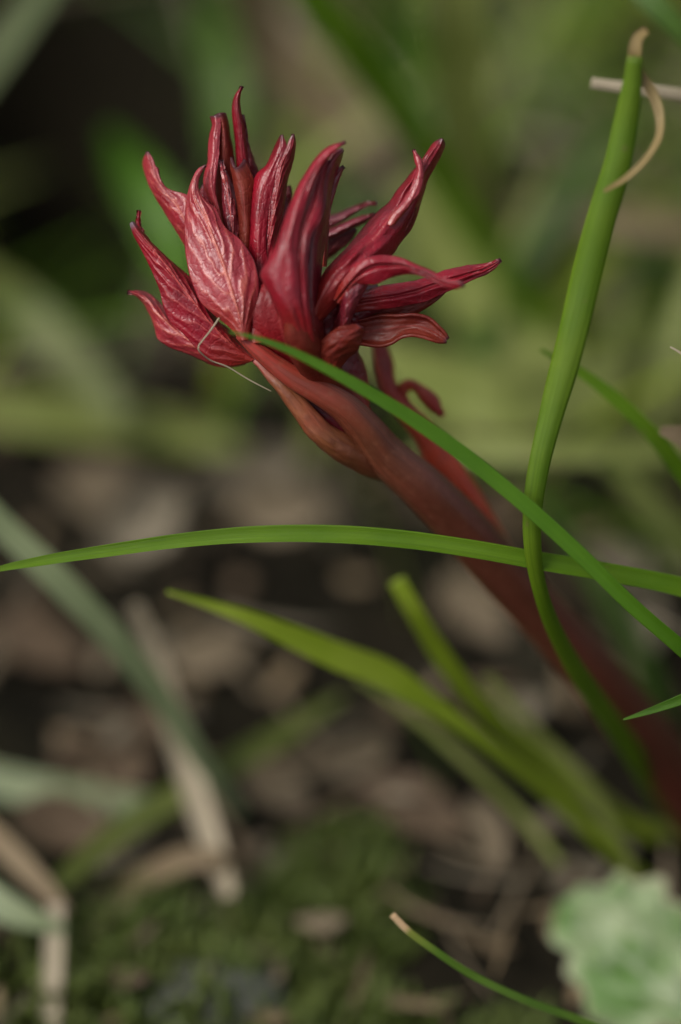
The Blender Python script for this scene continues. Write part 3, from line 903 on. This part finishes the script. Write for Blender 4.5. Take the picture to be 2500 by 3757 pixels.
blade('dry_grass_stick', 'pale dry grass stalk lying level behind the withered tip', 'O',
      [(1362, 190), (1420, 198), (1500, 208), (1580, 220), (1750, 250)], [12, 12, 12, 13, 18], [24, 28, 30, 32, 34], M_STRAW, thick=.7, chan=-.2, root=.12, cat='dry grass')
blade('dry_grass_tip', 'tiny whitish dry tip entering beside the tall blade', 'O',
      [(1543, 798), (1558, 806), (1590, 830), (1660, 900)], [0, 0, 0, 2], [4, 7, 10, 14], M_STRAW, root=.08, thick=.4, cat='dry grass')
blade('dead_leaf_tip', 'yellow-brown curled leaf end beside the green blade', 'O',
      [(1520, 990), (1560, 1000), (1620, 1030), (1700, 1100)], [12, 12, 13, 16], [20, 60, 80, 80], M_TAN, root=.07, cat='dead leaf')
# blurred ones further back
blade('grass_blade', 'broad yellow-green blade sloping down under the level blade', 'O',
      [(385, 1362), (470, 1388), (560, 1418), (680, 1468), (790, 1515), (880, 1548), (1000, 1625), (1150, 1735), (1270, 1830), (1400, 1950), (1500, 2040)],
      [20, 21, 22, 24, 26, 28, 31, 36, 42, 48, 53], [8, 26, 46, 64, 66, 48, 38, 38, 38, 36, 32], M_YG, roll=[10, -5, 20, 10], chan=.12)
blade('grass_blade', 'yellow-green blade with a blunt cut end below the stem', 'O',
      [(912, 1335), (950, 1400), (1000, 1485), (1060, 1570), (1130, 1650), (1240, 1750), (1380, 1860), (1520, 1930)], [26, 27, 30, 33, 37, 44, 50, 55], [40, 44, 46, 44, 40, 38, 36, 34], M_YG, roll=[0, 20, 10])
blade('grass_blade', 'dull green blade running low behind the yellow-green blades', 'O',
      [(1120, 1560), (1220, 1680), (1330, 1790), (1450, 1890), (1600, 1930)], [48, 50, 53, 56, 59], [20, 36, 40, 40, 36], M_SAGE)
blade('grass_blade', 'sage blade fanning out beside the blunt cut blade', 'O',
      [(1180, 1640), (1270, 1720), (1360, 1830), (1420, 1940), (1450, 2020)], [44, 46, 48, 50, 50], [10, 26, 32, 32, 26], M_SAGE)
blade('grass_blade', 'thin olive strand running below the broad yellow-green blade', 'O',
      [(820, 1560), (940, 1640), (1080, 1760), (1200, 1880), (1290, 1990)], [44, 46, 48, 50, 50], [8, 20, 24, 24, 20], M_SAGE)
blade('grass_blade', 'wide grey-green blade slanting down from the shade toward the straw', 'O',
      [(-120, 1080), (0, 1205), (150, 1350), (280, 1490), (380, 1620), (470, 1760), (560, 1880)], [34, 36, 38, 42, 47, 52, 58], [58, 62, 66, 64, 58, 44, 26], M_GRYG, roll=[10, -10, 15])
blade('straw', 'pale bleached straw standing at the foot of the grey-green blade', 'O',
      [(310, 1390), (350, 1500), (405, 1680), (445, 1810), (490, 1950), (528, 2062)], [50, 52, 53, 53, 52, 48], [30, 56, 62, 62, 56, 34], M_STRAW, cat='straw', chan=.2)
blade('straw', 'upright tan straw rooted in the moss', 'O',
      [(128, 2080), (125, 2150), (122, 2250), (115, 2360), (110, 2440)], [42, 40, 38, 36, 34], [36, 44, 46, 46, 44], M_STRAW, cat='straw', root=.01)
blade('straw', 'flat brownish straw leaning over the moss beside the upright straw', 'O',
      [(-60, 1880), (20, 1960), (90, 2030), (150, 2100)], [50, 46, 44, 42], [50, 56, 50, 30], M_TAN, cat='straw')
blade('grass_blade', 'grey-green leaf lying across the foot of the upright tan straw', 'O',
      [(150, 2140), (60, 2110), (-40, 2060), (-120, 2000)], [40, 40, 42, 46], [20, 60, 80, 80], M_GRYG)
blade('grass_blade', 'olive blade rising from the straws toward the brown leaf', 'O',
      [(790, 1600), (650, 1690), (500, 1775), (350, 1865), (240, 1940), (130, 2040)], [66, 62, 58, 55, 52, 46], [20, 54, 62, 62, 58, 50], M_OLV)
blade('grass_blade', 'grey-green blade lying flat on the brown litter', 'O',
      [(420, 1850), (300, 1850), (150, 1830), (0, 1800), (-120, 1770)], [66, 66, 67, 69, 71], [20, 62, 74, 74, 70], M_GRYG)
blade('straw', 'arched brown straw over a dark hollow in the moss', 'O',
      [(590, 2010), (520, 1985), (440, 1975), (350, 2010), (270, 2070)], [56, 50, 50, 52, 54], [30, 46, 56, 54, 40], M_TAN, cat='straw')
blade('grass_blade', 'pale green blade lying level behind the diagonal blade', 'O',
      [(960, 1030), (1080, 1035), (1200, 1038), (1330, 1040), (1480, 1038), (1640, 1030), (1800, 1020)], [64, 64, 63, 63, 64, 68, 76], [30, 54, 60, 62, 62, 60, 60], M_SAGE)
blade('grass_blade', 'vivid green blade bending down behind the bud tips', 'O',
      [(640, -130), (720, -10), (790, 80), (870, 190), (950, 300), (1020, 420), (1080, 520), (1180, 660), (1290, 800)], [62, 66, 70, 76, 82, 88, 92, 98, 104], [70, 76, 78, 76, 74, 66, 60, 60, 60], M_G1, roll=[10, 10, -10])
blade('grass_blade', 'yellowish broad upright blade between vivid blade and pinkish dead leaf', 'O',
      [(1040, -160), (1052, 0), (1060, 150), (1068, 300), (1085, 430), (1130, 560), (1190, 680)], [76, 82, 90, 98, 106, 114, 118], [110, 125, 130, 128, 120, 105, 90], M_SAGE, roll=[5, 5])
blade('grass_blade', 'very broad pale olive blade sweeping down past the bud toward the level pale blade', 'O',
      [(930, 420), (1010, 540), (1100, 660), (1190, 780), (1290, 900), (1400, 1000)], [100, 102, 103, 103, 102, 96], [70, 150, 190, 190, 150, 100], M_SAGE, roll=[0, 0])
blade('grass_blade', 'pale green broad blade lying low behind the folded side shoot', 'O',
      [(860, 800), (960, 860), (1060, 900), (1180, 930), (1300, 900), (1420, 820)], [92, 92, 92, 92, 96, 104], [60, 130, 160, 150, 120, 90], M_SAGE)
blade('grass_blade', 'green blade leaning in above the withered tip', 'O',
      [(1640, 160), (1568, 70), (1500, 0), (1430, -80), (1330, -200)], [30, 28, 28, 30, 36], [24, 46, 56, 60, 60], M_MID)
blade('grass_blade', 'dim green blade crossing behind the tall stout blade', 'O',
      [(1470, 240), (1390, 330), (1310, 440), (1230, 560), (1150, 700), (1080, 820)], [100, 104, 106, 106, 104, 100], [20, 48, 60, 66, 70, 60], M_MID)
blade('straw', 'pale tan straw lying level behind the tall stout blade', 'O',
      [(1180, 470), (1300, 490), (1420, 508), (1560, 525), (1760, 550)], [112, 110, 108, 108, 110], [40, 64, 68, 66, 60], M_TAN, cat='straw')
blade('grass_blade', 'olive blade leaning in the brown shade beyond the level blade', 'O',
      [(1390, 1050), (1450, 1120), (1510, 1190), (1590, 1280), (1700, 1390)], [60, 60, 60, 60, 62], [30, 60, 74, 74, 60], M_OLV)
blade('straw', 'taupe dry blade drooping over the tan dead leaf', 'O',
      [(560, -60), (620, 60), (700, 190), (790, 300), (890, 390)], [118, 124, 128, 130, 128], [70, 90, 100, 110, 90], M_TAN, cat='straw', roll=[0, 20])
blade('grass_blade', 'pale frosted blade end at the edge of the dark gap', 'O',
      [(130, -60), (60, 30), (0, 110), (-80, 220)], [80, 84, 88, 94], [50, 70, 76, 70], M_GRYG)
blade('grass_blade', 'dark green blade standing in shade between gap and taupe dry blade', 'O',
      [(470, -40), (500, 80), (520, 220), (520, 340)], [128, 130, 130, 126], [40, 80, 90, 80], M_MID)

blade('grass_blade', 'broad dull olive blade lying level on the soil beyond the leaning stalk', 'O',
      [(560, 1030), (430, 1000), (300, 975), (140, 955), (-40, 940), (-200, 930)], [112, 112, 110, 108, 106, 104], [30, 90, 110, 116, 110, 100], M_SAGE)
blade('grass_blade', 'dark green blade rising out of the dark gap behind the bud', 'O',
      [(250, 300), (300, 380), (350, 460), (390, 550), (420, 650)], [112, 114, 114, 112, 108], [30, 90, 110, 100, 80], M_G3)
blade('grass_blade', 'olive blade leaning over the soil between the gap and the dull olive blade', 'O',
      [(-60, 620), (40, 700), (130, 790), (210, 880), (280, 960)], [110, 110, 108, 106, 104], [60, 90, 100, 90, 60], M_OLV)
blade('grass_blade', 'mid green blade standing close beside the vivid bending blade', 'O',
      [(860, -60), (900, 60), (960, 180), (1010, 300), (1060, 440)], [116, 122, 126, 126, 122], [60, 90, 100, 90, 70], M_MID)
blade('grass_blade', 'yellow-green blade crossing low over the very broad pale olive blade', 'O',
      [(1420, 560), (1330, 640), (1250, 730), (1160, 820), (1060, 880), (940, 920)], [112, 110, 108, 104, 100, 98], [30, 70, 90, 100, 100, 80], M_YG)

# lobed pale leaf at the lower right
V, F, at = leaf_mesh('O', [(1800, 2620), (1640, 2560), (1540, 2480), (1470, 2420), (1400, 2370), (1345, 2330), (1340, 2280), (1300, 2235), (1310, 2200), (1268, 2165), (1272, 2115), (1285, 2080)],
                     [(1860, 2560), (1700, 2440), (1580, 2330), (1480, 2240), (1390, 2165), (1320, 2105), (1290, 2076)],
                     [(1900, 2480), (1780, 2330), (1700, 2240), (1640, 2170), (1580, 2140), (1590, 2090), (1530, 2060), (1525, 2020), (1455, 2025), (1430, 2005), (1385, 2040), (1340, 2035), (1310, 2060), (1294, 2074)],
                     [33, 33, 35, 37, 39, 42], e=2.5, prof=1.5, veins=7, vamp=.45, pucker=.15, thick=.5, nu=110, nv=61, lump=2.0, seed=5)
m, nt, b, out = mat_base('hairy_leaf')
c = mix(nt, rampf(nt, noise_tex(nt, 95, 4), [(.40, 0.0), (.60, 1.0)]), (.07, .16, .018), (.27, .33, .17))
vf = nd(nt, 'ShaderNodeMath', operation='MULTIPLY'); nt.links.new(attr(nt, 'vein'), vf.inputs[0]); vf.inputs[1].default_value = .7
c = mix(nt, vf.outputs[0], c, (.30, .35, .22))
ab = nd(nt, 'ShaderNodeMath', operation='ABSOLUTE'); nt.links.new(attr(nt, 'lv'), ab.inputs[0])
c = mix(nt, rampf(nt, ab.outputs[0], [(.90, 0.0), (.99, .7)]), c, (.34, .28, .19))
nt.links.new(c, b.inputs['Base Color'])
b.inputs['Roughness'].default_value = .6
b.inputs['Sheen Weight'].default_value = .4
bump(nt, b, noise_tex(nt, 1200, 5), .0004, .6)
finish(nt, b, out, .2, (.25, .35, .06))
tag(new_obj('lobed_leaf', V, F, m, None, V[20], at), 'pale downy green leaf with scalloped tan edge over the soil', 'leaf')


# ------------------------------------------------------------------ litter, pebbles
def litter(label, ox, oy, ln, wd, rot, mat, tilt=0.35, lift=.002, seed=0, curl=.35):
    """a fallen leaf lying on the soil; centre in overview pixels, sizes in metres"""
    x, y = ox * 1.59439, oy * 1.59439
    c = on_ground(x, y, lift)
    ln, wd = ln * .72, wd * .72
    nu, nv = 26, 15
    u = np.linspace(0, 1, nu)
    v = np.linspace(-1, 1, nv)
    U, VV = np.meshgrid(u, v, indexing='ij')
    prof = np.sin(np.pi * np.clip(u, .02, .98)**.85)**.7
    rr = np.random.default_rng(seed)
    edge = 1 + .15 * noise2(U * 2.5, VV, seed)
    X = (U - .5) * ln
    Y = VV * prof[:, None] * wd * .5 * edge
    Z = curl * wd * (VV * prof[:, None])**2 + .18 * ln * (np.abs(U - .5) * 2)**2 * rr.uniform(-.3, 1) + .05 * wd * noise2(U * 3, VV * 1.5, seed + 1)
    ca, sa = math.cos(rot), math.sin(rot)
    ct, st = math.cos(tilt), math.sin(tilt)
    X2, Y2 = X * ca - Y * sa, X * sa + Y * ca
    # tilt towards the camera about the x axis
    Y3, Z3 = Y2 * ct - Z * st, Y2 * st + Z * ct
    G = np.stack([X2, Y3, Z3], -1)
    G[..., 2] -= G[..., 2].min()
    G = G + c
    N = grid_normals(G, CAM)
    V, F = sheet_with_back(G, N, .0003)
    at = {'lu': np.tile(U.reshape(-1), 2), 'lv': np.tile(VV.reshape(-1), 2), 'vein': np.zeros(len(V))}
    o = new_obj('dead_leaf', V, F, mat, None, c, at)
    tag(o, label, 'dead leaf')


litter('pale taupe dead leaf on the soil below the yellow-green blades', 820, 1745, .014, .007, .45, M_L1, .5, seed=2)
litter('dark brown dead leaf under the crossing yellow-green blades', 960, 1880, .020, .010, -.5, M_L2, .4, seed=3, curl=.1)
litter('reddish-brown dead leaf between two grey-green blades', 230, 1780, .018, .011, .1, M_L2, .6, seed=4)
litter('rosy brown dead leaf under the arched straw', 150, 1930, .018, .010, -.3, M_L2, .4, seed=5)
litter('grey-mauve dead leaf in the shade under the leaning stalks', 590, 1090, .020, .010, .2, M_L3, .6, seed=6)
litter('pale grey dead leaf beneath the level green blade', 345, 1320, .016, .013, .5, M_L3, .8, .012, seed=7)
litter('taupe dead leaf behind the slanting grey-green blade', 270, 1150, .024, .011, -.35, M_L1, .6, seed=8)
litter('mauve-brown dead leaf far behind the two veined outer leaves of the bud', 280, 590, .034, .014, .0, M_L3, .5, seed=9)
litter('tan dead leaf far behind the bud tips beside the vivid blade', 800, 330, .036, .016, -.9, M_L1, .5, seed=10)
litter('pinkish dead leaf beyond the tall blade in shade', 1275, 335, .022, .014, 1.1, M_L3, .7, seed=11)
litter('brown dead leaf behind the folded side shoot', 1170, 930, .022, .009, 0, M_L2, .5, .006, seed=12)
litter('mauve-brown dead leaf on the soil beside the red stem', 1180, 1150, .022, .014, .8, M_L2, .6, seed=13)
litter('pale mauve dead leaf behind the lower stem', 1475, 1480, .013, .008, 1.2, M_L3, .7, .006, seed=14)
litter('pale dead leaf streak under the crossing green blades', 1440, 1350, .020, .006, -.15, M_L3, .4, .006, seed=15)
#litter('brown dead leaf on the soil by the thin dry-tipped blade', 860, 2200, .016, .010, .9, M_L2, .4, seed=16)
litter('mottled brown dead leaf above the lobed leaf', 1330, 2010, .010, .006, .1, M_L3, .6, seed=17)
litter('brown dead leaf standing between moss and bare soil', 1120, 1960, .014, .006, -1.2, M_L1, .7, seed=18)
litter('olive-tan dead leaf under the middle of the level blade', 650, 1315, .018, .010, .05, M_L1, .8, .010, seed=19)


litter('taupe dead leaf lying under the olive blade', 640, 1790, .013, .007, -.5, M_L1, .5, seed=31)
litter('dark brown curled dead leaf beside the bleached straw', 330, 1650, .014, .008, .8, M_L2, .5, seed=32)
litter('brown-grey dead leaf between the yellow-green blade and the stem', 1090, 1440, .016, .009, -.7, M_L1, .6, seed=33)
litter('small grey-brown dead leaf below the crossing blades', 1210, 1640, .011, .006, .6, M_L3, .5, seed=34)
litter('olive-brown dead leaf under the broad yellow-green blade', 480, 1500, .016, .010, .2, M_L1, .7, seed=35)
litter('dim brown dead leaf in the shade under the wide grey-green blade', 90, 1500, .018, .010, -.4, M_L2, .6, seed=36)
#litter('narrow grey-brown dead leaf pointing at the thin dry-tipped blade', 1010, 2080, .013, .005, 1.2, M_L2, .5, seed=37)


def pebble(label, ox, oy, r, mat, seed, up=.4):
    c = on_ground(ox * 1.59439, oy * 1.59439)
    nu, nv = 14, 22
    a = np.linspace(0.001, math.pi - .001, nu)
    b_ = np.linspace(0, 2 * math.pi, nv)
    A, B = np.meshgrid(a, b_, indexing='ij')
    rr = r * (1 + .16 * noise2(np.sin(A) * np.cos(B) * .5, np.cos(A) * .5 + np.sin(A) * np.sin(B) * .4, seed))
    V = np.stack([np.sin(A) * np.cos(B) * rr * 1.2, np.sin(A) * np.sin(B) * rr * .9, np.cos(A) * rr * .65], -1).reshape(-1, 3)
    V = V + c + np.array([0, 0, r * up])
    o = new_obj('pebble', V, grid_faces(nu, nv), mat, None, c)
    tag(o, label, 'pebble')


pebble('small pale pebble sitting in the green moss', 545, 2238, .0017, M_STONE, 1)
pebble('grey stone half sunk in the moss', 480, 2270, .009, M_GREY, 5, -.12)
pebble('grey pebble on the moss beside the bleached straw foot', 640, 1965, .0032, M_L3, 2)

# ------------------------------------------------------------------ stuff: low grass, moss, crumbs of litter
def merge(items):
    Vs, Fs, at, off = [], [], {'lu': [], 'lv': [], 'vein': []}, 0
    for V, F, a in items:
        Vs.append(V)
        Fs += [[i + off for i in f] for f in (F if isinstance(F, list) else F.tolist())]
        for k in at:
            at[k].append(a[k])
        off += len(V)
    return np.concatenate(Vs), Fs, {k: np.concatenate(v) for k, v in at.items()}


def wild_blade(x, y, hgt, lean, az, w, n=12):
    t = np.linspace(0, 1, n)
    z0 = gz(x, y) - .002
    d = np.array([math.cos(az), math.sin(az)])
    out_ = lean * (t**1.8)
    P = np.column_stack([x + d[0] * out_, y + d[1] * out_, z0 + hgt * (t - .35 * (lean / (hgt + lean)) * t**2.5)])
    ws = w * np.clip(1 - t**3, .03, 1)
    ref = np.array([[-d[0] * .5, -d[1] * .5, 1.0]]).repeat(n, 0)
    V, F, at = blade_mesh(P, ws, 0, .12, .12, 5, 0, ref)
    return P, V, F, at


def clear_of_view(P, margin=900, mind=40):
    a, b_, d = project(P)
    inside = (a > -margin) & (a < 2500 + margin) & (b_ > -margin) & (b_ < 3757 + margin)
    return not np.any(inside & (d < mind))


mats = [M_SAGE, M_MID, M_G1, M_STRAW, M_YG]
pool = {i: [] for i in range(5)}
tries = 0
while sum(len(v) for v in pool.values()) < 1000 and tries < 12000:
    tries += 1
    x, y = (rng.uniform(-.10, .12), rng.uniform(0, .32)) if rng.random() < .6 else (rng.uniform(-.26, .26), rng.uniform(-.10, .42))
    hgt = rng.uniform(.012, .06)
    P, V, F, at = wild_blade(x, y, hgt, rng.uniform(.01, .07), rng.uniform(0, 6.28), rng.choice([.0009, .0013, .0017, .0022, .003, .0042]))
    if not clear_of_view(P):
        continue
    a, b_, d = project(P)
    # leave the pit sunk for darkness at the upper left open
    if np.any((a > -100) & (a < 680) & (b_ > 30) & (b_ < 560)):
        continue
    if np.any((a > -300) & (a < 2800) & (b_ > 1700) & (d < 56)):
        continue
    if np.any((a > -100) & (a < 760) & (b_ > 1450)):
        continue
    # few stand on the bare soil and moss near the shoot
    if np.any((a > -150) & (a < 2650) & (b_ > 1750)) and rng.random() < .62:
        continue
    pool[rng.choices(range(5), [5, 4, 2, 2.4, 2])[0]].append((V, F, at))
names = [('short pale olive grass growing through the leaf litter', 'grass'), ('mid green short grass growing through the leaf litter', 'grass'), ('bright green short grass growing through the leaf litter', 'grass'),
         ('withered straw-coloured grass lying in the leaf litter', 'dry grass'), ('yellow-green short grass growing through the leaf litter', 'grass')]
for i in range(5):
    V, F, at = merge(pool[i])
    o = new_obj('dry_grass' if i == 3 else 'grass', V, F, mats[i], None, None, at)
    tag(o, *names[i])
    o['kind'] = 'stuff'

# crumbs of dead leaf on the soil
items = []
for k in range(1500):
    x, y = (rng.uniform(-.09, .11), rng.uniform(-.09, .26)) if rng.random() < .6 else (rng.uniform(-.3, .3), rng.uniform(-.16, .45))
    if abs(x + .048) < .034 and abs(y - .19) < .06:
        continue
    ln, wd = (rng.uniform(.003, .009), rng.uniform(.0015, .0035)) if k % 4 < 2 else (rng.uniform(.006, .022), rng.uniform(.0005, .0013))
    az, pit = rng.uniform(0, 6.28), rng.uniform(-.3, .5)
    t = np.linspace(-.5, .5, 5)
    z0 = gz(x, y) + .001 + rng.random() * .004
    P = np.column_stack([x + math.cos(az) * ln * t, y + math.sin(az) * ln * t, z0 + ln * pit * t + ln * .3 * t * t])
    ref = np.array([[rng.uniform(-.5, .5), rng.uniform(-.6, .2), 1.0]]).repeat(5, 0)
    V, F, at = blade_mesh(P, wd * np.array([.3, .9, 1, .8, .25]), 0, rng.uniform(-.2, .3), .08, 3, 0, ref)
    items.append((V, F, at))
for (a0, st), mt, lb in [((0, 4), M_L2, 'dark brown crumbs of dead leaf covering the soil'), ((1, 4), M_L1, 'taupe crumbs of dead leaf covering the soil'),
                         ((2, 4), M_TAN, 'thin tan bits of dry straw strewn over the soil'), ((3, 4), M_L3, 'thin grey-brown bits of dry straw strewn over the soil')]:
    V, F, at = merge(items[a0::st])
    o = new_obj('leaf_litter' if a0 < 2 else 'straw_litter', V, F, mt, None, None, at)
    tag(o, lb, 'leaf litter' if a0 < 2 else 'straw')
    o['kind'] = 'stuff'

# moss: countless tiny pointed leaflets in cushions
items = []
cush = [(x * 1.59439, y * 1.59439, r) for x, y, r in [(300, 2200, .012), (420, 2280, .013), (200, 2330, .012), (620, 2180, .010), (700, 2270, .011), (560, 2330, .012), (40, 2290, .011), (640, 2070, .008), (760, 1980, .009), (840, 2080, .008), (340, 2110, .008), (880, 2340, .008), (1180, 2350, .006)]]
for cx, cy, r in cush:
    c = on_ground(cx, cy)
    for k in range(260):
        a = rng.uniform(0, 6.28)
        q = r * math.sqrt(rng.random())
        x, y = c[0] + math.cos(a) * q, c[1] + math.sin(a) * q
        z0 = gz(x, y) + .35 * r * (1 - (q / r)**2) - .001
        hgt = rng.uniform(.0016, .004)
        az = rng.uniform(0, 6.28)
        t = np.linspace(0, 1, 4)
        P = np.column_stack([x + math.cos(az) * hgt * .7 * t**1.5, y + math.sin(az) * hgt * .7 * t**1.5, z0 + hgt * t])
        ref = np.array([[-math.cos(az), -math.sin(az), .4]]).repeat(4, 0)
        V, F, at = blade_mesh(P, rng.uniform(.0006, .0013) * np.array([.7, 1, .7, .08]), 0, .15, .15, 3, 0, ref)
        items.append((V, F, at))
V, F, at = merge(items)
o = new_obj('moss', V, F, M_MOSS, None, None, at)
tag(o, 'olive green moss cushions on the soil', 'moss')
o['kind'] = 'stuff'
